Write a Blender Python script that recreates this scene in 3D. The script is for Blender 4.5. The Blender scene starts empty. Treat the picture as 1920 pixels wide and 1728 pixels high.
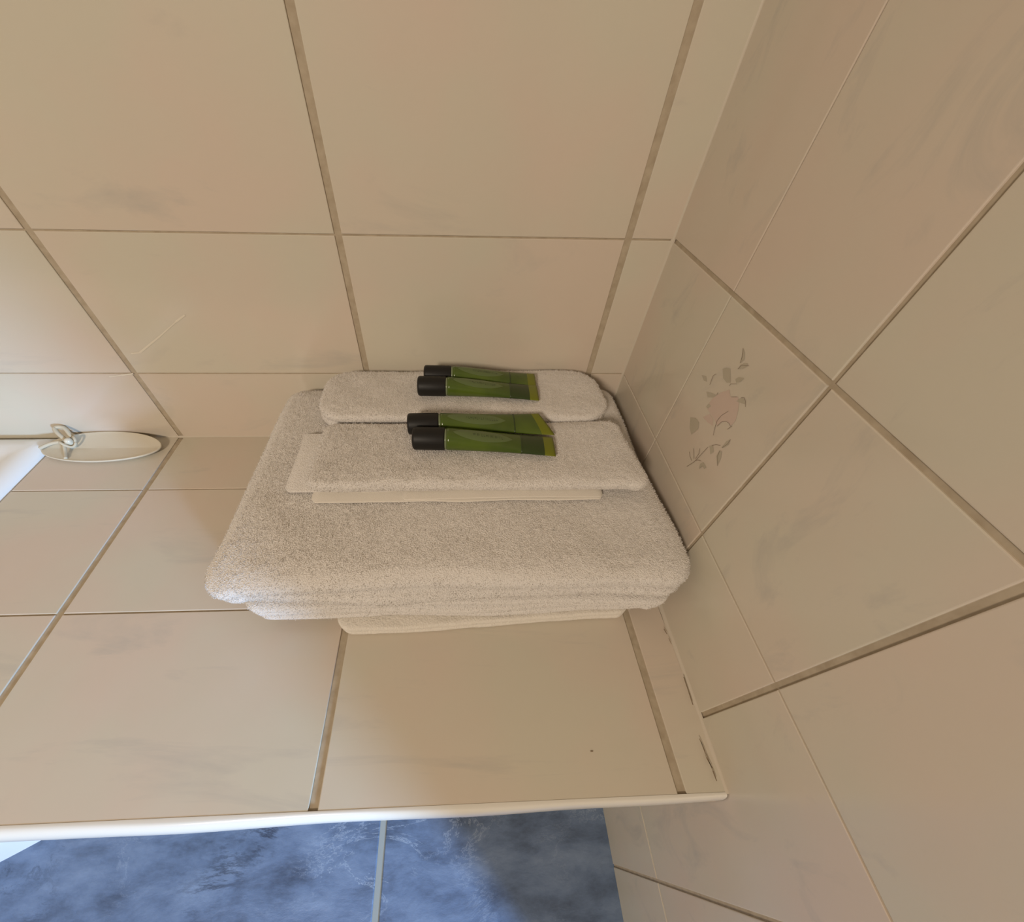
import bpy, bmesh, math, random
from mathutils import Vector, Matrix, noise
random.seed(7)
S = bpy.context.scene
COL = S.collection

# ------------------------------------------------------------------ camera
fpx, cx, cy = 707.0578, 882.6912, 913.0756
pitch, yaw, roll = (math.radians(a) for a in (49.3319, 3.6558, 2.1101))
CAM = Vector((0.1501, -0.4196, 0.3716))
F = Vector((math.sin(yaw)*math.cos(pitch), math.cos(yaw)*math.cos(pitch), -math.sin(pitch)))
R0 = Vector((math.cos(yaw), -math.sin(yaw), 0)); U0 = R0.cross(F)
RR = R0*math.cos(roll)+U0*math.sin(roll); UU = -R0*math.sin(roll)+U0*math.cos(roll)
cd = bpy.data.cameras.new('camera'); cam = bpy.data.objects.new('camera', cd); COL.objects.link(cam)
cd.sensor_fit = 'HORIZONTAL'; cd.sensor_width = 36; cd.lens = fpx*36/1920
cd.shift_x = (960-cx)/1920; cd.shift_y = (cy-864)/1920; cd.clip_start = 0.01
m = Matrix.Identity(4)
for i in range(3): m[i][0], m[i][1], m[i][2], m[i][3] = RR[i], UU[i], -F[i], CAM[i]
cam.matrix_world = m
S.camera = cam

# ------------------------------------------------------------------ world, lights, exposure
w = bpy.data.worlds.new('daylight'); S.world = w; w.use_nodes = True
bg = w.node_tree.nodes['Background']; bg.inputs[0].default_value = (0.55, 0.75, 1.0, 1); bg.inputs[1].default_value = 0.5

def light(name, kind, loc, target, energy, color, **kw):
    l = bpy.data.lights.new(name, kind); o = bpy.data.objects.new(name, l); COL.objects.link(o)
    l.energy = energy; l.color = color
    for k, v in kw.items(): setattr(l, k, v)
    o.location = loc
    o.rotation_euler = (Vector(target)-Vector(loc)).to_track_quat('-Z', 'Y').to_euler()
    return o
# warm wall lamp behind the photographer
light('wall_lamp_light', 'AREA', (-0.55, -1.60, 0.98), (0.08, -0.1, 0.3), 18.0, (1.0, 0.85, 0.69), shape='DISK', size=0.30)
# cool daylight entering low through the doorway beyond the end of the right wall
light('doorway_daylight', 'SPOT', (1.28, -1.61, 0.34), (-0.40, -0.25, -0.28), 255.0, (0.40, 0.64, 1.0), spot_size=math.radians(36), spot_blend=0.8, shadow_soft_size=0.11)
S.view_settings.view_transform = 'Standard'; S.view_settings.look = 'None'
S.view_settings.gamma = 1; S.view_settings.use_curve_mapping = False
S.view_settings.exposure = 0.0

# ------------------------------------------------------------------ helpers
def tag(o, label=None, cat=None, group=None, kind=None):
    if label: o['label'] = label
    if cat: o['category'] = cat
    if group: o['group'] = group
    if kind: o['kind'] = kind
    return o
def empty(name, loc, rz=0):
    o = bpy.data.objects.new(name, None); COL.objects.link(o); o.location = loc
    o.rotation_euler = (0, 0, rz); o.empty_display_size = 0.02
    return o
def mk(name, verts, faces, mats, parent=None, smooth=False, fm=None):
    me = bpy.data.meshes.new(name); me.from_pydata(verts, [], faces); me.update()
    for mt in (mats if isinstance(mats, (list, tuple)) else [mats]): me.materials.append(mt)
    if fm: me.polygons.foreach_set('material_index', fm)
    if smooth: me.polygons.foreach_set('use_smooth', [True]*len(me.polygons))
    o = bpy.data.objects.new(name, me); COL.objects.link(o)
    if parent: o.parent = parent
    return o
class MB:
    def __init__(s): s.v=[]; s.f=[]; s.m=[]
    def box(s, a, b, mi=0):
        n=len(s.v); x0,y0,z0=a; x1,y1,z1=b
        s.v += [(x,y,z) for x in (x0,x1) for y in (y0,y1) for z in (z0,z1)]
        for q in ((0,1,3,2),(4,6,7,5),(0,4,5,1),(2,3,7,6),(0,2,6,4),(1,5,7,3)):
            s.f.append(tuple(n+i for i in q)); s.m.append(mi)
    def grid(s, rows, closed_u=False, mi=0, flip=False):
        n=len(s.v); R=len(rows); C=len(rows[0])
        for r in rows: s.v += [tuple(p) for p in r]
        for i in range(R-1):
            for j in range(C if closed_u else C-1):
                k=(j+1)%C
                q=(n+i*C+j, n+i*C+k, n+(i+1)*C+k, n+(i+1)*C+j)
                s.f.append(q[::-1] if flip else q); s.m.append(mi)
        return n
    def fan(s, ring0, count, center, mi=0, flip=False):
        c=len(s.v); s.v.append(tuple(center))
        for j in range(count):
            q=(ring0+j, ring0+(j+1)%count, c); s.f.append(q[::-1] if flip else q); s.m.append(mi)
    def tube(s, pts, rad, seg=10, mi=0, caps=True):
        pts=[Vector(p) for p in pts]; rows=[]; up=Vector((0.13,0.21,0.97)).normalized()
        for i,p in enumerate(pts):
            t=(pts[min(i+1,len(pts)-1)]-pts[max(i-1,0)]).normalized()
            a=t.cross(up); a = a.normalized() if a.length>1e-4 else t.orthogonal().normalized(); b=t.cross(a)
            r=rad[i] if isinstance(rad,(list,tuple)) else rad
            rows.append([p+a*r*math.cos(2*math.pi*j/seg)+b*r*math.sin(2*math.pi*j/seg) for j in range(seg)])
        n=s.grid(rows, True, mi)
        if caps:
            s.fan(n, seg, pts[0], mi, True); s.fan(n+(len(rows)-1)*seg, seg, pts[-1], mi)
    def build(s, name, mats, parent=None, smooth=False):
        o=mk(name, s.v, s.f, mats, parent, smooth, s.m)
        bm=bmesh.new(); bm.from_mesh(o.data); bmesh.ops.recalc_face_normals(bm, faces=bm.faces); bm.to_mesh(o.data); bm.free()
        return o

# ------------------------------------------------------------------ materials
def mat(name, color, rough=0.5, spec=0.5, **kw):
    mt=bpy.data.materials.new(name); mt.use_nodes=True; b=mt.node_tree.nodes['Principled BSDF']
    b.inputs['Base Color'].default_value=(*color,1); b.inputs['Roughness'].default_value=rough
    b.inputs['Specular IOR Level'].default_value=spec
    for k,v in kw.items(): b.inputs[k].default_value=v
    return mt
def nd(mt, t, **kw):
    n=mt.node_tree.nodes.new(t)
    for k,v in kw.items():
        if k in n.inputs: n.inputs[k].default_value=v
        else: setattr(n,k,v)
    return n
def lk(mt,a,b): mt.node_tree.links.new(a,b)
def ramp(mt, fac, stops):
    r=nd(mt,'ShaderNodeValToRGB'); e=r.color_ramp.elements
    while len(e)<len(stops): e.new(0.5)
    for i,(p,c) in enumerate(stops): e[i].position=p; e[i].color=(*c,1)
    lk(mt,fac,r.inputs[0]); return r
def mixc(mt, fac, a, b, mode='MIX'):
    x=nd(mt,'ShaderNodeMix'); x.data_type='RGBA'; x.blend_type=mode
    for s_,v in ((x.inputs[0],fac),(x.inputs[6],a),(x.inputs[7],b)):
        if hasattr(v,'links') or isinstance(v,bpy.types.NodeSocket): lk(mt,v,s_)
        else: s_.default_value = v if isinstance(v,(int,float)) else (*v,1)
    return x.outputs[2]
def marble_tile(name, base, pink, vein, rough=0.16):
    mt=mat(name, base, rough); b=mt.node_tree.nodes['Principled BSDF']
    tc=nd(mt,'ShaderNodeTexCoord'); at=nd(mt,'ShaderNodeAttribute'); at.attribute_name='tile_shift'
    ad=nd(mt,'ShaderNodeVectorMath'); ad.operation='ADD'; lk(mt,tc.outputs['Object'],ad.inputs[0]); lk(mt,at.outputs['Vector'],ad.inputs[1])
    n1=nd(mt,'ShaderNodeTexNoise',Scale=7.0,Detail=3.0,Roughness=0.5); lk(mt,ad.outputs[0],n1.inputs['Vector'])
    c=ramp(mt,n1.outputs[0],[(0.38,base),(0.62,pink)])
    mp=nd(mt,'ShaderNodeMapping'); mp.inputs['Rotation'].default_value=(0.5,0.6,0.7); mp.inputs['Scale'].default_value=(3,16,9)
    lk(mt,ad.outputs[0],mp.inputs[0])
    n2=nd(mt,'ShaderNodeTexNoise',Scale=1.6,Detail=6.0,Roughness=0.62,Distortion=0.8); lk(mt,mp.outputs[0],n2.inputs['Vector'])
    r2=ramp(mt,n2.outputs[0],[(0.57,(0,0,0)),(0.74,(1,1,1))])
    ml=nd(mt,'ShaderNodeMath'); ml.operation='MULTIPLY'; ml.inputs[1].default_value=0.6; lk(mt,r2.outputs[0],ml.inputs[0])
    lk(mt,mixc(mt,ml.outputs[0],c.outputs[0],vein),b.inputs['Base Color'])
    n3=nd(mt,'ShaderNodeTexNoise',Scale=22.0,Detail=1.0); lk(mt,ad.outputs[0],n3.inputs['Vector'])
    bp=nd(mt,'ShaderNodeBump',Strength=0.08,Distance=0.004); lk(mt,n3.outputs[0],bp.inputs['Height']); lk(mt,bp.outputs[0],b.inputs['Normal'])
    return mt
M={}
M['tile']=marble_tile('cream_marbled_tile',(0.60,0.555,0.45),(0.63,0.535,0.44),(0.46,0.43,0.38))
M['grout']=mat('beige_grout',(0.36,0.30,0.225),0.85,0.2)
b_=M['grout'].node_tree.nodes['Principled BSDF']
g_=nd(M['grout'],'ShaderNodeTexNoise',Scale=120.0,Detail=3.0); tcg=nd(M['grout'],'ShaderNodeTexCoord'); lk(M['grout'],tcg.outputs['Object'],g_.inputs['Vector'])
rg=ramp(M['grout'],g_.outputs[0],[(0.3,(0.385,0.315,0.225)),(0.7,(0.48,0.405,0.30))]); lk(M['grout'],rg.outputs[0],b_.inputs['Base Color'])
M['plaster']=mat('white_ceiling_paint',(0.80,0.77,0.70),0.8,0.2)
M['trim']=mat('glazed_white_edge',(0.74,0.71,0.64),0.2)
M['acrylic']=mat('white_acrylic',(0.86,0.86,0.84),0.12)
M['chrome']=mat('chrome',(0.8,0.8,0.8),0.1,0.5,Metallic=1.0)

# blue slate floor tile
ms=mat('blue_slate_tile',(0.1,0.14,0.22),0.32); M['slate']=ms; b=ms.node_tree.nodes['Principled BSDF']
tc=nd(ms,'ShaderNodeTexCoord')
mq=nd(ms,'ShaderNodeMapping'); mq.inputs['Scale'].default_value=(1,2.2,1); lk(ms,tc.outputs['Object'],mq.inputs[0])
n1=nd(ms,'ShaderNodeTexNoise',Scale=12.0,Detail=11.0,Roughness=0.68,Distortion=0.15); lk(ms,mq.outputs[0],n1.inputs['Vector'])
c1=ramp(ms,n1.outputs[0],[(0.30,(0.055,0.080,0.135)),(0.50,(0.125,0.180,0.29)),(0.70,(0.20,0.27,0.40))])
mp=nd(ms,'ShaderNodeMapping'); mp.inputs['Scale'].default_value=(1,2.4,1); mp.inputs['Rotation'].default_value=(0,0,0.3); lk(ms,tc.outputs['Object'],mp.inputs[0])
n2=nd(ms,'ShaderNodeTexNoise',Scale=8.0,Detail=10.0,Roughness=0.72,Distortion=0.7); lk(ms,mp.outputs[0],n2.inputs['Vector'])
v1=ramp(ms,n2.outputs[0],[(0.49,(0,0,0)),(0.5,(1,1,1)),(0.51,(0,0,0))])
n5=nd(ms,'ShaderNodeTexNoise',Scale=5.0,Detail=2.0); lk(ms,tc.outputs['Object'],n5.inputs['Vector'])
v5=ramp(ms,n5.outputs[0],[(0.54,(0,0,0)),(0.66,(1,1,1))])
mm=nd(ms,'ShaderNodeMath'); mm.operation='MULTIPLY'; lk(ms,v1.outputs[0],mm.inputs[0]); lk(ms,v5.outputs[0],mm.inputs[1])
m3=nd(ms,'ShaderNodeMath'); m3.operation='MULTIPLY'; m3.inputs[1].default_value=0.6; lk(ms,mm.outputs[0],m3.inputs[0])
colA=mixc(ms,m3.outputs[0],c1.outputs[0],(0.42,0.50,0.62))
n4=nd(ms,'ShaderNodeTexNoise',Scale=5.0,Detail=10.0,Roughness=0.72,Distortion=0.5); lk(ms,mp.outputs[0],n4.inputs['Vector'])
v4=ramp(ms,n4.outputs[0],[(0.47,(0,0,0)),(0.5,(1,1,1)),(0.53,(0,0,0))])
v6=ramp(ms,n5.outputs[0],[(0.36,(1,1,1)),(0.48,(0,0,0))])
m4=nd(ms,'ShaderNodeMath'); m4.operation='MULTIPLY'; lk(ms,v4.outputs[0],m4.inputs[0]); lk(ms,v6.outputs[0],m4.inputs[1])
lk(ms,mixc(ms,m4.outputs[0],colA,(0.012,0.018,0.035)),b.inputs['Base Color'])
bp=nd(ms,'ShaderNodeBump',Strength=0.5,Distance=0.003); lk(ms,n1.outputs[0],bp.inputs['Height']); lk(ms,bp.outputs[0],b.inputs['Normal'])

# terry cloth
def terry(name, col, scale=900.0, strength=0.6):
    mt=mat(name,col,0.95,0.1); b=mt.node_tree.nodes['Principled BSDF']
    b.inputs['Sheen Weight'].default_value=0.25; b.inputs['Sheen Roughness'].default_value=0.6
    b.inputs['Subsurface Weight'].default_value=0.0
    tc=nd(mt,'ShaderNodeTexCoord'); vo=nd(mt,'ShaderNodeTexVoronoi',Scale=scale); lk(mt,tc.outputs['Object'],vo.inputs['Vector'])
    n=nd(mt,'ShaderNodeTexNoise',Scale=160.0,Detail=3.0); lk(mt,tc.outputs['Object'],n.inputs['Vector'])
    a=nd(mt,'ShaderNodeMath'); a.operation='ADD'; lk(mt,vo.outputs['Distance'],a.inputs[0]); lk(mt,n.outputs[0],a.inputs[1])
    bp=nd(mt,'ShaderNodeBump',Strength=strength,Distance=0.0012); lk(mt,a.outputs[0],bp.inputs['Height']); lk(mt,bp.outputs[0],b.inputs['Normal'])
    return mt
M['terry']=terry('white_terry',(0.745,0.705,0.66))
M['mat_terry']=terry('cream_terry',(0.72,0.67,0.59),600.0,0.4)
M['weave']=terry('flat_woven_cotton',(0.74,0.69,0.61),1500.0,0.25)

# ------------------------------------------------------------------ tiled panels
def panel(name, org, U, V, N, ul, vl, umin, umax, vmin, vmax, parent=None, depth=0.05, extra=None, holes=(), tiles=None, bedx=0.0):
    """ul / vl: lists of (position, grout width). Tiles stand proud of the grout bed; one mesh."""
    org,U,V,N=Vector(org),Vector(U),Vector(V),Vector(N)
    vs=[];fs=[];ms_=[];sh=[]
    P=lambda u,v,n: org+U*u+V*v+N*n
    def cells(l,a,b):
        out=[];c=a
        for p,g in sorted(l):
            if p-g/2<=a or p+g/2>=b: continue
            out.append((c,p-g/2)); c=p+g/2
        out.append((c,b)); return out
    rects=tiles or [(a,b,c,d) for a,b in cells(ul,umin,umax) for c,d in cells(vl,vmin,vmax)]
    # grout bed as solid boxes around holes
    beds=[(umin-bedx,umax+bedx,vmin,vmax)]
    for (a,b,c,d) in holes:
        beds=[(umin,a,vmin,vmax),(b,umax,vmin,vmax),(a,b,vmin,c),(a,b,d,vmax)]
    for (a,b,c,d) in beds:
        n=len(vs)
        vs+=[P(u,v,q) for u in (a,b) for v in (c,d) for q in (-depth,-0.0012)]
        for q in ((0,1,3,2),(4,6,7,5),(0,4,5,1),(2,3,7,6),(0,2,6,4),(1,5,7,3)): fs.append([n+i for i in q]); ms_.append(1); sh.append((0,0,0))
    bev=0.0007
    for (a,b,c,d) in rects:
        if any(a<hb and b>ha and c<hd and d>hc for ha,hb,hc,hd in holes): continue
        s=(random.uniform(-9,9),random.uniform(-9,9),random.uniform(-9,9))
        n=len(vs)
        for ins,h in ((0,-0.0014),(0,-0.0004),(bev*0.35,-0.0001),(bev,0)):
            vs+=[P(a+ins,c+ins,h),P(b-ins,c+ins,h),P(b-ins,d-ins,h),P(a+ins,d-ins,h)]
        for k in range(3):
            for j in range(4):
                fs.append([n+k*4+j,n+k*4+(j+1)%4,n+k*4+4+(j+1)%4,n+k*4+4+j]); ms_.append(0); sh.append(s)
        fs.append([n+12,n+13,n+14,n+15]); ms_.append(0); sh.append(s)
    if extra: extra(vs,fs,ms_,sh,P)
    me=bpy.data.meshes.new(name); me.from_pydata([tuple(v) for v in vs],[],fs); me.update()
    at=me.attributes.new('tile_shift','FLOAT_VECTOR','FACE')
    flat=[x for s in sh for x in s]; at.data.foreach_set('vector',flat)
    me.materials.append(M['tile']); me.materials.append(M['grout'])
    me.polygons.foreach_set('material_index',ms_)
    bm=bmesh.new(); bm.from_mesh(me); bmesh.ops.recalc_face_normals(bm,faces=bm.faces); bm.to_mesh(me); bm.free()
    o=bpy.data.objects.new(name,me); COL.objects.link(o)
    if parent: o.parent=parent
    return o

FZ=-0.341; CZ=1.86; XL=-1.28; YF=-2.1; XE=1.7; YR=-0.66; XR=0.3684; SL=0.0235; LY=-0.417; LX=-0.4
XV=[(0.0417,0.007),(0.3229,0.007)]+[(0.0417-0.2812*k,0.007) for k in range(1,5)]
ZV=[(0.1028+0.15*k,0.0015) for k in range(-2,12)]
tag(panel('wall_back',(0,0,0),(1,0,0),(0,0,1),(0,-1,0),XV,ZV,XL,XR,FZ,CZ,bedx=0.05),kind='structure')

# right wall: leans out slightly from square (its plan line runs x = XR + SL*y)
dn=math.hypot(1,SL)
RU=Vector((-SL,-1,0))/dn; RN=Vector((-1,SL,0))/dn
yv=[0.1246,0.2449,0.3647,0.4828]
tr=[]
def cellsplit(ed):  # edges (pos, grout)
    return [(ed[i][0]+ed[i][1]/2, ed[i+1][0]-ed[i+1][1]/2) for i in range(len(ed)-1)]
cols=[(0,0),(0.1246,0.0012),(0.2449,0.0034),(0.3647,0.0044),(0.4828,0.003)]+[(0.6030,0.0045),(0.662,0)]
rows_=[(0.1028,0.0014),(0.2528,0.0034)]+[(0.4028+0.15*k,0.003) for k in range(10)]
rows_=[(FZ,0),(-0.192,0.002)]+rows_
for (a,b) in cellsplit(cols):
    for (c,d) in cellsplit(rows_+[(CZ,0)]): 
        if d>c+0.01: tr.append((a,b,c,d))
tag(panel('wall_right',(XR,0,0),RU,(0,0,1),RN,[],[],0,0.662,FZ,CZ,tiles=tr,depth=0.10),kind='structure')

# sides of the room outside the frame
reg=[(0.15*k,0.003) for k in range(-20,20)]; regz=[(0.1028+0.15*k,0.002) for k in range(-3,12)]
tag(panel('wall_left',(XL,0,0),(0,-1,0),(0,0,1),(1,0,0),reg,regz,0,-YF,FZ,CZ),kind='structure')
tag(panel('wall_front',(0,YF,0),(1,0,0),(0,0,1),(0,1,0),reg,regz,XL,XE,FZ,CZ),kind='structure')
tag(panel('wall_rear',(0,-0.50,0),(1,0,0),(0,0,1),(0,-1,0),reg,regz,XR+0.09,XE,FZ,CZ),kind='structure')
WY0,WY1,WZ0,WZ1=1.0,1.9,0.0,1.1
tag(panel('wall_far',(XE,0,0),(0,-1,0),(0,0,1),(-1,0,0),reg,regz,0.5,-YF,FZ,CZ,holes=[(WY0,WY1,WZ0,WZ1)]),kind='structure')
mb=MB(); mb.box((XL-0.05,YF-0.05,CZ),(XE+0.05,0.05,CZ+0.05)); tag(mb.build('ceiling',M['plaster']),kind='structure')

# window in the far wall
fr=MB(); t=0.035
x0,x1=XE-0.005,XE+0.045
for a,b,c,d in ((WY0,WY1,WZ0,WZ0+t),(WY0,WY1,WZ1-t,WZ1),(WY0,WY0+t,WZ0+t,WZ1-t),(WY1-t,WY1,WZ0+t,WZ1-t),((WY0+WY1)/2-0.015,(WY0+WY1)/2+0.015,WZ0+t,WZ1-t)):
    fr.box((x0,-b,c),(x1,-a,d))
wf=tag(fr.build('window_1',M['trim']),kind='structure')
mg=bpy.data.materials.new('window_glass'); mg.use_nodes=True; gb=mg.node_tree.nodes['Principled BSDF']
gb.inputs['Transmission Weight'].default_value=1; gb.inputs['Roughness'].default_value=0.0; gb.inputs['IOR'].default_value=1.02
gl=MB(); gl.box((XE+0.026,-WY1+t,WZ0+t),(XE+0.03,-WY0-t,WZ1-t)); gl.build('pane',mg,wf)

# ------------------------------------------------------------------ floor
FX=[(0.0440+0.60*k,0.006) for k in range(-5,2)]; FY=[(-0.97+0.33*k,0.006) for k in range(-2,4)]
vs=MB(); vs.box((XL,YF,FZ-0.05),(XE,0,FZ-0.0014),1)
fx=sorted(p for p,_ in FX); fy=[YF,-1.62,-1.30,-0.98,0]
ex=[XL]+[p for p in fx if XL<p<XR-0.012]+[0.644,1.17,XE]
for i in range(len(ex)-1):
    for j in range(len(fy)-1):
        a,b,c,d=ex[i]+0.0045,ex[i+1]-0.0045,fy[j]+0.0025,fy[j+1]-0.0025
        n=len(vs.v)
        for ins,h in ((0,-0.0016),(0,-0.0008),(0.0012,0)):
            vs.v+=[(a+ins,c+ins,FZ+h),(b-ins,c+ins,FZ+h),(b-ins,d-ins,FZ+h),(a+ins,d-ins,FZ+h)]
        for k in range(2):
            for q in range(4): vs.f.append((n+k*4+q,n+k*4+(q+1)%4,n+k*4+4+(q+1)%4,n+k*4+4+q)); vs.m.append(0)
        vs.f.append((n+8,n+9,n+10,n+11)); vs.m.append(0)
M['fgrout']=mat('pale_floor_grout',(0.30,0.32,0.31),0.8,0.2)
tag(vs.build('floor',[M['slate'],M['fgrout']]),kind='structure')

# ------------------------------------------------------------------ tiled ledge (box-out along the back wall)
lt=[(-0.0988,0.0016),(-0.259,0.0016)]
led=panel('tiled_ledge',(0,0,0),(1,0,0),(0,1,0),(0,0,1),XV,lt,LX,XR-0.0098,LY,-0.0006,depth=0.02)
tag(led,'cream marbled tile ledge along the back wall, carrying the folded towels','ledge')
# its front facing below the top, and the glazed edge strip
mb=MB(); mb.box((LX,LY-0.004,FZ),(XR-0.0108,-0.002,-0.021)); mb.build('front_panel',M['tile'],led)
rows=[]
for k in range(9):
    a=k/8*math.pi/2
    rows.append([(x, LY-0.0005-(0.0078-0.0042*max(0,(x+0.15)/0.5))*math.sin(a)+ (0.0012*noise.noise((x*9,0,0))), -0.0180+0.0180*math.cos(a)**0.8+0.0004) for x in [LX+ (XR-0.0108-LX)*i/60 for i in range(61)]])
rows.append([(p[0],p[1],-0.024) for p in rows[-1]])
rows.insert(0,[(p[0],LY+0.0012,0.0002) for p in rows[0]])
eb=MB(); eb.grid(rows); eb.build('edge_strip',M['trim'],led,True)

# sealant fillets along the ledge joints and up the corner
M['seal']=mat('beige_sealant',(0.58,0.515,0.42),0.5,0.3)
def fillet(name,p,q,a,b,w,par,seed):
    p,q,a,b=Vector(p),Vector(q),Vector(a),Vector(b); rows=[]
    for k in range(5):
        t=k/4; f=(1-t)**2; g=t**2
        rows.append([p+(q-p)*(i/50)+a*(w*f*(1+0.3*noise.noise((i*0.4,seed,0))))+b*(w*g*(1+0.3*noise.noise((i*0.4,seed,5)))) for i in range(51)])
    rows=[[v-(a+b)*0.0002 for v in r] for r in rows]
    n=MB(); n.grid(rows); n.grid([rows[0],[p+(q-p)*(i/50)-(a+b)*0.001 for i in range(51)],rows[-1]]); return n.build(name,M['seal'],par,True)
fillet('joint_sealant',(XR,0,0),(XR+SL*LY,LY,0),(-1,0,0),(0,0,1),0.0035,led,1)
fillet('joint_sealant',(LX,0,0),(XR,0,0),(0,-1,0),(0,0,1),0.0022,led,2)
fillet('joint_sealant',(XR,0,0),(XR,0,1.2),(-1,0,0),(0,-1,0),0.0030,bpy.data.objects['wall_right'],3)

# ------------------------------------------------------------------ bath
def plan(x): # front bow
    t_=(x-LX)/(XL+0.003-LX); return LY-0.004-0.42*t_*(1-t_)*1.15
X0,X1=LX-0.0015,XL+0.003
out=[]
nb=60
for i in range(nb+1): out.append((X0+(X1-X0)*i/nb, plan(X0+(X1-X0)*i/nb)))
for i in range(1,30): out.append((X1, out[nb][1]+( -0.0025-out[nb][1])*i/30))
for i in range(0,40): out.append((X1+(X0-X1)*i/40, -0.0025))
for i in range(0,30): out.append((X0, -0.0025+(out[0][1]+0.0025)*i/30))
cxb,cyb=(X0+X1)/2,-0.26
def insn(d):
    """inward offset by rounded scaling"""
    hx,hy=(X0-X1)/2,0.25
    res=[]
    for x,y in out:
        res.append((cxb+(x-cxb)*(1-d/hx), cyb+(y-cyb)*(1-d/hy)))
    return res
def roundin(d,r):
    pts=insn(d); hx=(X0-X1)/2-d; hy=0.25-d; res=[]
    for x,y in pts:
        u,v=(x-cxb)/hx,(y-cyb)/hy
        a=math.atan2(v,u); n_=r; L=(abs(math.cos(a))**n_+abs(math.sin(a))**n_)**(-1/n_)
        res.append((cxb+hx*L*math.cos(a), cyb+hy*L*math.sin(a)))
    return res
rg_=[([p for p in out],FZ+0.0),([p for p in out],-0.030),([p for p in out],-0.006),(insn(0.0006),-0.002),(insn(0.003),0.0022),(insn(0.008),0.0062),(insn(0.015),0.0092),(insn(0.024),0.0100),(insn(0.034),0.0085),(insn(0.050),0.0050)]
rows=[[(x,y,z) for x,y in pts] for pts,z in rg_]
for d,z in ((0.075,0.003),(0.082,0.001),(0.088,-0.008),(0.10,-0.06),(0.12,-0.20),(0.15,-0.27),(0.19,-0.29)):
    rows.append([(x,y,z) for x,y in roundin(d,3.4)])
bt=MB(); n=bt.grid(rows,True); bt.fan(n+(len(rows)-1)*len(out),len(out),(cxb,cyb,-0.292))
tub=bt.build('bathtub',M['acrylic'],None,True)
tag(tub,'white bathtub with rolled rim, level with the left end of the tiled ledge','bathtub')

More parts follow.
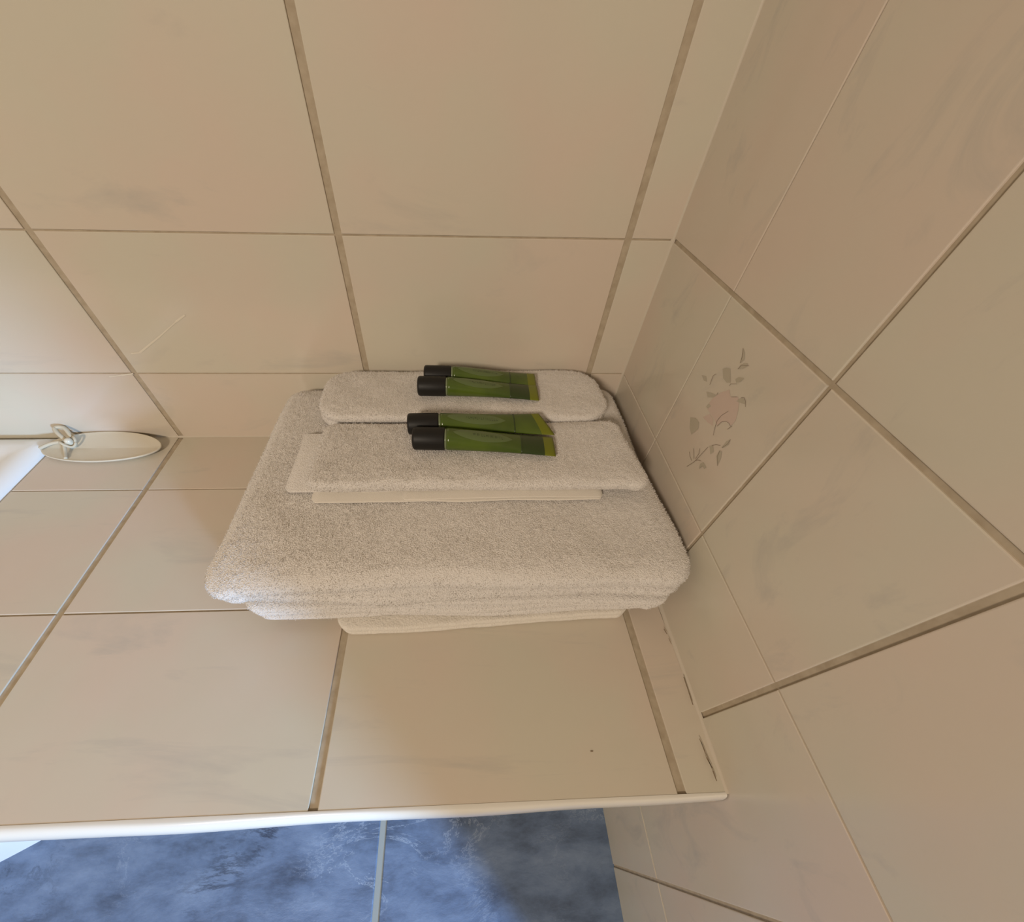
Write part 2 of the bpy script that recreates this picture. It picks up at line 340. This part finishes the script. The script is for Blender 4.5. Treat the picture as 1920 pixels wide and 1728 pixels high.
# ------------------------------------------------------------------ towels
def towel(name, label, cat, x0,x1,y0,y1, z0,h, layers, seed, mats, rc=0.02, groove=0.35, jit=0.002, tufts=20000, top=None, shift=None, group=None, wav=0.08, hem=False, tl=0.0012):
    rnd=random.Random(seed); cxx,cyy=(x0+x1)/2,(y0+y1)/2; hw,hd=(x1-x0)/2,(y1-y0)/2
    root=empty(name,(cxx,cyy,z0)); tag(root,label,cat,group)
    step=0.0022; out=[]
    def arc(cx_,cy_,a0,a1):
        k=max(4,int(rc*1.57/step))
        for i in range(k): 
            a=a0+(a1-a0)*i/k; out.append((cx_+rc*math.cos(a),cy_+rc*math.sin(a),math.cos(a),math.sin(a)))
    def seg(ax,ay,bx,by,nx,ny):
        k=max(2,int(math.hypot(bx-ax,by-ay)/step))
        for i in range(k): out.append((ax+(bx-ax)*i/k,ay+(by-ay)*i/k,nx,ny))
    h2=math.pi/2
    seg(-hw+rc,-hd,hw-rc,-hd,0,-1); arc(hw-rc,-hd+rc,-h2,0); seg(hw,-hd+rc,hw,hd-rc,1,0); arc(hw-rc,hd-rc,0,h2)
    seg(hw-rc,hd,-hw+rc,hd,0,1); arc(-hw+rc,hd-rc,h2,math.pi); seg(-hw,hd-rc,-hw,-hd+rc,-1,0); arc(-hw+rc,-hd+rc,math.pi,3*h2)
    lt_=h/layers; e=lt_*groove
    lay=[rnd.uniform(-jit,0.3*jit) for _ in range(layers)]
    def disp(x,y,z,amp): 
        return amp*noise.noise((x*30+seed,y*30,z*60))+0.35*amp*noise.noise((x*160+seed,y*160,z*160))
    def zt(x,y,f):
        wv=wav*lt_*(noise.noise((x*11+seed*3.1,y*11,f*2.3))*1.6)
        base=z0+f*h
        if 0<f<1: base+=wv*1.6
        if top: base+=f*top(x+cxx,y+cyy)
        if f>=1: base+=wv
        return base-z0
    rows=[]; per=9
    for L in range(layers):
        for k in range(per+ (1 if L==layers-1 else 0)):
            t_=k/per; f=(L+t_)/layers
            if L==layers-1 and k==per: t_=1; 
            o=e*(math.sqrt(max(0,1-(2*t_-1)**2))-1)*1.0
            if 0<k<per: pass
            row=[]
            for (x,y,nx,ny) in out:
                lo=lay[L]+jit*1.2*noise.noise((x*8+L*7.7+seed,y*8,L*3.1))
                if k==0 and L>0: lo=min(lo,lay[L-1]+jit*1.2*noise.noise((x*8+(L-1)*7.7+seed,y*8,(L-1)*3.1)))
                if shift: lo+=shift(L,x+cxx,y+cyy,nx,ny)
                dd=o+lo+disp(x,y,f*h,0.0008)
                row.append((x+nx*dd,y+ny*dd,zt(x,y,f)))
            rows.append(row)
    # top cap
    last=rows[-1]; K=int(hd/step*0.8)
    for i in range(1,K+1):
        s=i/K; row=[]
        for (px,py,pz) in last:
            # shrink to the medial line
            ml=max(0,hw-hd); mx=max(-ml,min(ml,px)); X=px+(mx-px)*s; Y=py*(1-s)
            z=zt(X,Y,1.0)+0.0010*noise.noise((X*40+seed,Y*40,3))+0.0005*noise.noise((X*260,Y*260,seed))+ min(0.0012,0.0012*s*K/4)
            row.append((X,Y,z))
        rows.append(row)
    mb=MB(); n=mb.grid(rows,True)
    # bottom and closing faces
    C=len(out); 
    mb.f.append(tuple(range(C))[::-1]); mb.m.append(0)
    base_f=len(mb.f)
    # pile tufts
    nf=(len(rows)-1)*C
    V=mb.v
    for _ in range(tufts):
        fi=rnd.randrange(nf*1); q=mb.f[fi]
        a,b,c=[Vector(V[q[i]]) for i in (0,1,2)]
        d=Vector(V[q[3]]) 
        nrm=(c-a).cross(d-b)
        if nrm.length<1e-12 or nrm.length<rnd.random()*step*step*2: continue
        nrm.normalize()
        p=a+(b-a)*rnd.random()+(d-a)*rnd.random()
        if nrm.z<-0.3: continue
        dirv=(nrm+Vector((rnd.uniform(-1,1),rnd.uniform(-1,1),rnd.uniform(-1,1)))*0.8).normalized()
        L_=tl*rnd.uniform(0.5,1.2); sd=dirv.orthogonal().normalized()*0.00022
        sd=Matrix.Rotation(rnd.random()*6.28,3,dirv)@sd
        m_=len(V); V+= [tuple(p-sd),tuple(p+sd),tuple(p+dirv*L_+sd*0.6),tuple(p+dirv*L_-sd*0.6)]
        mb.f.append((m_,m_+1,m_+2,m_+3)); mb.m.append(0)
    me=bpy.data.meshes.new('folded_cloth'); me.from_pydata(V,[],mb.f); me.update(); me.materials.append(mats)
    sm=[True]*base_f+[False]*(len(mb.f)-base_f); me.polygons.foreach_set('use_smooth',sm)
    o=bpy.data.objects.new('folded_cloth',me); COL.objects.link(o); o.parent=root
    return root

towel('bath_mat','cream bath mat, lowest cloth of the stack, peeking out below the white towels','bath mat',
      0.036,0.32,-0.2880,-0.03,0.0006,0.0145,2,11,M['mat_terry'],rc=0.016,groove=0.3,jit=0.0008,tufts=6000,wav=0.05,tl=0.0006,
      shift=lambda L,x,y,nx,ny: -0.009*max(0,-ny)*max(0,min(1,(x-0.10)/0.18)))
def sh_low(L,x,y,nx,ny):
    fr=max(0,min(1,(-y-0.15)/0.13))
    return fr*(0.006*max(0,nx)-0.003*max(0,-nx)*(L==0)) + 0.002*max(0,-ny)*math.sin(x*16+L)*(1 if L!=1 else -0.6)
towel('bath_towel','folded white bath towel lying on the cream mat, lower of the two large towels','towel',
      -0.043,0.346,-0.279,-0.012,0.0174,0.0285,3,5,M['terry'],rc=0.018,groove=0.6,jit=0.004,tufts=70000,group='large folded bath towels',shift=sh_low)
def sh_top(L,x,y,nx,ny):
    fr=max(0,min(1,(-y-0.17)/0.11))
    return fr*fr*(0.010*max(0,-nx)+0.004*max(0,nx)) + 0.0015*max(0,-ny)*math.sin(x*21+2*L)
def top_big(x,y):
    fl=math.exp(-((x+0.06)**2+(y+0.28)**2)/0.0016); frr=math.exp(-((x-0.36)**2+(y+0.28)**2)/0.0012)
    return -0.006*fl-0.003*frr-0.002*max(0,-0.2-y)/0.08
towel('bath_towel','large folded white bath towel directly under the two small towels','towel',
      -0.052,0.350,-0.279,-0.010,0.0525,0.0395,2,23,M['terry'],rc=0.024,groove=0.55,jit=0.0045,tufts=140000,group='large folded bath towels',shift=sh_top,top=top_big)
ft=towel('hand_towel','small folded white towel nearer the front, with a thin loose fold below its edge','towel',
      0.014,0.326,-0.194,-0.104,0.0998,0.0125,1,37,M['terry'],rc=0.012,groove=0.40,jit=0.002,tufts=40000,group='small folded hand towels',
      shift=lambda L,x,y,nx,ny: 0.008*max(0,nx)*max(0,min(1,(-y-0.12)/0.07))-0.002*max(0,-ny)*max(0,(0.1-x)/0.1))
bt_=towel('hand_towel','small folded white towel against the back wall, behind the other small towel','towel',
      0.000,0.324,-0.1025,-0.010,0.0962,0.0195,2,41,M['terry'],rc=0.032,groove=0.42,jit=0.002,tufts=36000,group='small folded hand towels')
# thin woven folds under the front small towel
def sheet(name, x0,x1,y0,y1,z0,th,mt,parent,amp,seed,tilt=None):
    NX=120; rows=[]; ox,oy,oz=parent.location
    def P(x,y,z): return (x-ox,y-oy,z-oz)
    prof=[(y1,0.0),(y0+0.001,0.0),(y0+0.0003,0.2),(y0,0.5),(y0+0.0003,0.8),(y0+0.001,1.0),(y1,1.0)]
    for yy,k in prof:
        row=[]
        for i in range(NX+1):
            x=x0+(x1-x0)*i/NX; e=min(i,NX-i)/NX; rd=0.006*max(0,1-e/0.02)**2
            y=yy+(amp*noise.noise((x*22,seed,0))+rd if yy<(y0+y1)/2 else 0)
            z=z0+th*(0.5+(k-0.5)*min(1,0.15+e*60))+0.4*amp*noise.noise((x*30,seed,4))+(tilt(x) if tilt else 0)
            row.append(P(x,y,z))
        rows.append(row)
    mb=MB(); mb.grid(rows); n=len(mb.v)
    return mb.build(name,mt,parent,True)
sheet('woven_fold',-0.010,0.300,-0.1885,-0.108,0.0962,0.0026,M['terry'],ft,0.0010,3)
sheet('woven_fold',0.017,0.291,-0.2005,-0.150,0.0953,0.0016,M['weave'],ft,0.0012,8)
sheet('woven_fold',0.100,0.2905,-0.1995,-0.150,0.0971,0.0012,M['weave'],ft,0.0008,12,tilt=lambda x: 0.0016*math.sin(math.pi*min(1,max(0,(x-0.13)/0.16))))

# ------------------------------------------------------------------ toiletry tubes
M['cap']=mat('black_plastic_cap',(0.012,0.011,0.010),0.5,0.3)
mt=mat('green_translucent_plastic',(0.075,0.135,0.012),0.22); M['green']=mt
b=mt.node_tree.nodes['Principled BSDF']; tc=nd(mt,'ShaderNodeTexCoord'); n=nd(mt,'ShaderNodeTexNoise',Scale=25.0,Detail=2.0); lk(mt,tc.outputs['Object'],n.inputs['Vector'])
rp=ramp(mt,n.outputs[0],[(0.35,(0.042,0.072,0.012)),(0.65,(0.085,0.130,0.016))]); lk(mt,rp.outputs[0],b.inputs['Base Color'])
M['label']=mat('pale_green_print',(0.11,0.155,0.055),0.3)
M['olive']=mat('olive_crimped_plastic',(0.16,0.18,0.008),0.3)
M['dark_green']=mat('dark_green_band',(0.028,0.05,0.010),0.3)
M['ink']=mat('dark_green_ink',(0.015,0.028,0.010),0.5)
M['collar']=mat('clear_collar',(0.20,0.24,0.13),0.2)
def toiletry(label, p0, p1, r, wcr, tilt, z, seed, dark=0.0, skew=0.0):
    """cap end p0, crimp end p1 (plan)."""
    p0,p1=Vector((*p0,0)),Vector((*p1,0)); L=(p1-p0).length
    root=empty('toiletry_tube',(p0.x,p0.y,z),math.atan2(p1.y-p0.y,p1.x-p0.x)); tag(root,label,'toiletry tube',group='green toiletry tubes on the small towels')
    cl=0.031
    def sec(t,extra=0.0):
        # body section at t in 0..1 from collar to crimp
        s=t*t*(3-2*t) if t<1 else 1
        s=t**1.25
        ry=r+(wcr-r)*s+extra; rz=r*(1-s)+0.0011*s+extra
        zc=r*(1-s)+ (0.0035+abs(math.sin(tilt))*wcr*0.9)*s
        return ry,rz,zc,tilt*s
    def pt(t,a,extra=0.0):
        ry,rz,zc,tl=sec(t,extra); y=ry*math.cos(a); zz=rz*math.sin(a)
        return (cl+0.0018+(L-cl-0.0018)*t-skew*y*max(0,t-0.7)/0.3, y*math.cos(tl)-zz*math.sin(tl), zc+y*math.sin(tl)+zz*math.cos(tl))
    NS=32
    # body up to the dark band
    mb=MB(); 
    ts=[i/30*0.68 for i in range(31)]
    n=mb.grid([[pt(t,2*math.pi*j/NS) for j in range(NS)] for t in ts],True); mb.fan(n,NS,(cl+0.0018,0,r),0,True)
    body=mb.build('tube_body',M['green'],root,True)
    mb=MB(); mb.grid([[pt(0.68+0.22*i/8,2*math.pi*j/NS) for j in range(NS)] for i in range(9)],True); mb.build('tail_section',M['dark_green'] if dark else M['green'],root,True)
    mb=MB(); n=mb.grid([[pt(0.90+0.10*i/4,2*math.pi*j/NS) for j in range(NS)] for i in range(5)],True); mb.fan(n+4*NS,NS,pt(1,0.5*math.pi,-0.0006)); mb.build('crimped_end',M['olive'],root,True)
    # seam ring before the tail
    mb=MB(); mb.grid([[pt(0.678+dt,2*math.pi*j/NS,ex) for j in range(NS)] for dt,ex in ((0,0.0),(0.002,0.00035),(0.012,0.00035),(0.014,0))],True); mb.build('seam_band',M['dark_green'],root,True)
    # collar
    mb=MB(); mb.tube([(cl-0.0006,0,r),(cl+0.002,0,r)],r*0.93,NS); mb.build('collar',M['collar'],root,True)
    # cap with rounded edges and fine knurl
    mb=MB(); rc=r*1.03; rows=[]
    for x,k in ((0.0,0.80),(0.0004,0.9),(0.0014,0.98),(0.003,1.0),(cl-0.0015,1.0),(cl-0.0004,0.97),(cl,0.9)):
        rows.append([(x,rc*k*math.cos(2*math.pi*j/NS),r+rc*k*math.sin(2*math.pi*j/NS)) for j in range(NS)])
    n=mb.grid(rows,True); mb.fan(n,NS,(0,0,r),0,True); mb.fan(n+6*NS,NS,(cl,0,r)); mb.build('cap',M['cap'],root,True)
    # printed lens-shaped panel and a line of tiny illegible marks
    mb=MB(); rows=[]
    for i in range(25):
        u=i/24; t=0.06+0.54*u; hw_=0.62*math.sin(math.pi*min(1,u*1.02+0.0))**0.6 if 0<u<1 else 0.02
        rows.append([pt(t,math.pi/2+0.10+hw_*(j/8*2-1),0.00018) for j in range(9)])
    mb.grid(rows); lab=mb.build('printed_panel',M['label'],body,True)
    rnd=random.Random(seed); mb=MB()
    x=0.24
    while x<0.52:
        wch=rnd.uniform(0.010,0.018); a0=math.pi/2+0.08; hh=rnd.choice([0.10,0.15,0.13])
        kind=rnd.randrange(3)
        def st(t0,a_,t1,b_,w=0.0022):
            q=[pt(t0,a_,0.0003),pt(t0+w,a_,0.0003),pt(t1+w,b_,0.0003),pt(t1,b_,0.0003)]
            if abs(t1-t0)>0.004: q=[pt(t0,a_-0.02,0.0003),pt(t1,b_-0.02,0.0003),pt(t1,b_+0.02,0.0003),pt(t0,a_+0.02,0.0003)]
            m_=len(mb.v); mb.v+=q; mb.f.append((m_,m_+1,m_+2,m_+3)); mb.m.append(0)
        st(x,a0-hh,x,a0+hh)
        if kind: st(x,a0+(hh if kind==1 else 0),x+wch*0.7,a0+(hh if kind==1 else 0))
        if kind==2: st(x+wch*0.7,a0-hh,x+wch*0.7,a0+hh)
        x+=wch+0.006
    mb.build('lettering',M['ink'],body)
    return root
TZF=0.1138; TZB=0.1172
toiletry('green black-capped toiletry tube farthest back, closest to the wall',(0.1165,-0.0395),(0.2445,-0.0440),0.0100,0.0125,0.10,TZB,1)
toiletry('green toiletry tube on the rear towel, just in front of the rearmost tube',(0.1105,-0.0625),(0.2440,-0.0670),0.0104,0.0135,0.05,TZB,2,1)
toiletry('bright green toiletry tube with twisted pointed end, rear of the pair on the front towel',(0.1035,-0.1230),(0.2450,-0.1200),0.0104,0.0135,0.28,TZF,3,0,0.5)
toiletry('green toiletry tube with dark lettering, frontmost of the four tubes',(0.1100,-0.1445),(0.2480,-0.1510),0.0108,0.0130,0.05,TZF,4,1)

# ------------------------------------------------------------------ oval dish with knob and cord
M['dish']=mat('cream_plastic',(0.66,0.60,0.47),0.3)
M['cord']=mat('cream_cord',(0.56,0.49,0.36),0.7,0.2)
dr=empty('oval_dish',(-0.3285,-0.0275,0.001)); tag(dr,'cream oval dish with a small knob and cord, on the ledge beside the bath','dish')
NS=64; a_,b__=0.0775,0.0262
mb=MB(); rows=[]
for s,z in ((0.86,0.0005),(0.97,0.002),(1.0,0.0042),(0.997,0.0050),(0.985,0.0053),(0.96,0.0050),(0.80,0.0044),(0.5,0.0040),(0.2,0.0038)):
    rows.append([(a_*s*math.cos(2*math.pi*j/NS), b__*s*math.sin(2*math.pi*j/NS), z+0.006*max(0,math.sin(2*math.pi*j/NS))*s) for j in range(NS)])
n=mb.grid(rows,True); mb.fan(n,NS,(0,0,0.0004),0,True); mb.fan(n+8*NS,NS,(0,0,0.004)); mb.build('shallow_bowl',M['dish'],dr,True)
mb=MB(); k0=(-0.040,0.004,0.007)
mb.tube([(k0[0],k0[1],0.004),(k0[0],k0[1],0.009),(k0[0],k0[1],0.013),(k0[0],k0[1],0.0165),(k0[0],k0[1],0.018)],[0.005,0.0035,0.0045,0.004,0.001],20)
mb.build('knob',M['dish'],dr,True)
mb=MB()
loop=[(k0[0]+0.0080*math.cos(t),k0[1]+0.0072*math.sin(t),0.012+0.004*math.sin(2*t)) for t in [i/24*2*math.pi for i in range(25)]]
mb.tube(loop,0.0016,8); mb.build('knot_loop',M['cord'],dr,True)
def cr(name,pts,rad):
    P=[Vector(p) for p in pts]; P=[P[0]]+P+[P[-1]]; q=[]
    for i in range(1,len(P)-2):
        for k in range(10):
            t=k/10; q.append(0.5*((2*P[i])+(-P[i-1]+P[i+1])*t+(2*P[i-1]-5*P[i]+4*P[i+1]-P[i+2])*t*t+(-P[i-1]+3*P[i]-3*P[i+1]+P[i+2])*t**3))
    q.append(P[-2]); mb=MB(); mb.tube(q,rad,8); return mb.build(name,M['cord'],dr,True)
cr('cord',[(-0.047,0.008,0.013),(-0.056,0.014,0.019),(-0.061,0.0205,0.0225),(-0.052,0.0225,0.021),(-0.042,0.013,0.013)],0.0026)
cr('cord',[(-0.047,0.006,0.012),(-0.058,0.006,0.010),(-0.068,0.003,0.009),(-0.076,-0.004,0.008)],0.0024)
cr('cord',[(-0.043,-0.002,0.012),(-0.039,-0.011,0.0075),(-0.033,-0.0215,0.0060)],0.0020)

# ------------------------------------------------------------------ printed flower spray on the right-wall tile
wr=bpy.data.objects['wall_right']
M['petal']=mat('faded_pink_print',(0.60,0.475,0.40),0.2)
M['leaf']=mat('faded_grey_leaf_print',(0.47,0.42,0.325),0.2)
M['stem']=mat('faded_brown_line_print',(0.26,0.20,0.15),0.2)
def hit(px,py,lift=0.00025):
    v=RR*(px-cx)/fpx-UU*(py-cy)/fpx+F
    o=Vector((XR,0,0)); t=(o-CAM).dot(RN)/v.dot(RN); return CAM+v*t+RN*lift
def decal(polys,mt,lift,name='flower_print'):
    mb=MB()
    for pl in polys:
        n=len(mb.v); c=Vector((0,0,0)); P=[hit(x,y,lift) for x,y in pl]
        for p in P: c+=p
        mb.v+=[tuple(p) for p in P]; k=len(P); mb.v.append(tuple(c/k))
        for j in range(k): mb.f.append((n+j,n+(j+1)%k,n+k)); mb.m.append(0)
    return mb.build(name,mt,wr)
def lines(pls,w,mt,lift,name):
    polys=[]
    for pl in pls:
        for i in range(len(pl)-1):
            (ax,ay),(bx,by)=pl[i],pl[i+1]; d=math.hypot(bx-ax,by-ay); nx,ny=-(by-ay)/d*w,(bx-ax)/d*w
            polys.append([(ax+nx,ay+ny),(bx+nx,by+ny),(bx-nx,by-ny),(ax-nx,ay-ny)])
    return decal(polys,mt,lift,name)
def z8(pl): return [(1240+x*220/1358, 620+y*280/1728) for x,y in pl]
decal([z8(p) for p in (
 [(600,780),(690,715),(790,680),(800,760),(890,765),(900,850),(890,930),(860,1040),(810,1100),(760,1050),(700,1050),(650,1100),(600,1000),(530,900),(560,830)],
 [(480,1000),(560,960),(600,1020),(600,1100),(540,1060)])],M['petal'],0.0002,'flower_print')
decal([z8(p) for p in (
 [(952,200),(968,260),(965,330),(945,350),(918,375),(930,310)],
 [(890,445),(920,395),(960,375),(1005,378),(1000,410),(950,435)],
 [(715,440),(760,425),(800,440),(805,600),(760,600),(720,550)],
 [(470,512),(520,525),(530,590),(495,575)],
 [(525,705),(590,720),(640,745),(600,770),(540,770)],
 [(870,815),(930,775),(975,790),(975,850),(920,835)],
 [(520,880),(555,840),(580,870),(545,900)],
 [(340,1000),(400,1010),(440,1060),(430,1130),(400,1160),(350,1200),(330,1120)],
 [(560,1330),(600,1330),(610,1400),(570,1430)],
 [(700,1350),(760,1280),(805,1255),(780,1320),(720,1355)],
 [(650,1560),(640,1450),(680,1380),(705,1400),(690,1480)],
 [(440,1600),(450,1540),(490,1520),(525,1580),(500,1600),(480,1560)],
 [(860,560),(900,535),(965,545),(920,590),(870,600)])],M['leaf'],0.0003,'leaf_print')
lines([z8(p) for p in (
 [(565,625),(590,560),(605,520),(640,498)],[(645,745),(662,712)],[(795,640),(805,615),(880,615)],
 [(815,765),(885,765)],[(930,775),(965,772),(980,820),(978,880)],
 [(605,1210),(620,1140),(650,1040),(700,980),(780,930)],[(650,1105),(700,1055),(750,1045),(790,1070),(805,1105)],[(770,1140),(825,1100)],
 [(300,1570),(380,1520),(420,1480),(545,1345)],[(590,1325),(640,1318),(690,1325)],[(330,1400),(335,1450),(355,1500)],[(378,1360),(382,1480)],[(450,1360),(440,1420),(400,1480)],
 [(400,1500),(430,1495),(465,1505)],[(655,1560),(655,1450),(680,1390)],[(705,1355),(770,1310),(805,1258)],[(890,445),(930,400),(1020,405)],[(918,375),(945,290),(952,200)])],
 0.35,M['stem'],0.0004,'stem_print')

# small marks: thin pale streaks on the back-wall tile, grime along the right-hand joint of the ledge
M['streak']=mat('pale_streak',(0.72,0.66,0.54),0.3); M['grime']=mat('brown_grime',(0.24,0.18,0.12),0.9,0.1)
def plane_hit(px,py,axis,val):
    v=RR*(px-cx)/fpx-UU*(py-cy)/fpx+F; return CAM+v*((val-CAM[axis])/v[axis])
def marks(name,pls,w,mt,par,axis,val,dz):
    mb=MB()
    for pl in pls:
        P=[plane_hit(x,y,axis,val) for x,y in pl]
        for i in range(len(P)-1):
            a,b=P[i],P[i+1]; t=(b-a).normalized(); n=Vector((0,0,0)); n[axis]=1; sd=t.cross(n)*w*(0.6+0.6*random.random()); o=n*dz
            k=len(mb.v); mb.v+=[tuple(a+sd+o),tuple(b+sd*0.8+o),tuple(b-sd*0.8+o),tuple(a-sd+o)]; mb.f.append((k,k+1,k+2,k+3)); mb.m.append(0)
    return mb.build(name,mt,par)
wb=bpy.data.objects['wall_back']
marks('streak_mark',[[(246,662),(262,661),(300,630),(330,603),(347,590)],[(205,706),(228,703),(250,700)]],0.0009,M['streak'],wb,1,0.0,-0.0003)
for pl in ([(1243,1180),(1249,1190)],[(1252,1198),(1257,1208)],[(1280,1270),(1290,1300),(1297,1322)],[(1309,1385),(1318,1405),(1326,1425),(1334,1445),(1341,1464)],[(1312,1390),(1322,1420),(1333,1440)]):
    marks('grime_mark',[pl],0.0004,M['grime'],led,2,0.0,0.0022)
marks('dark_speck',[[(1107,1408),(1112,1408)]],0.0006,M['grime'],led,2,0.0,0.0004)
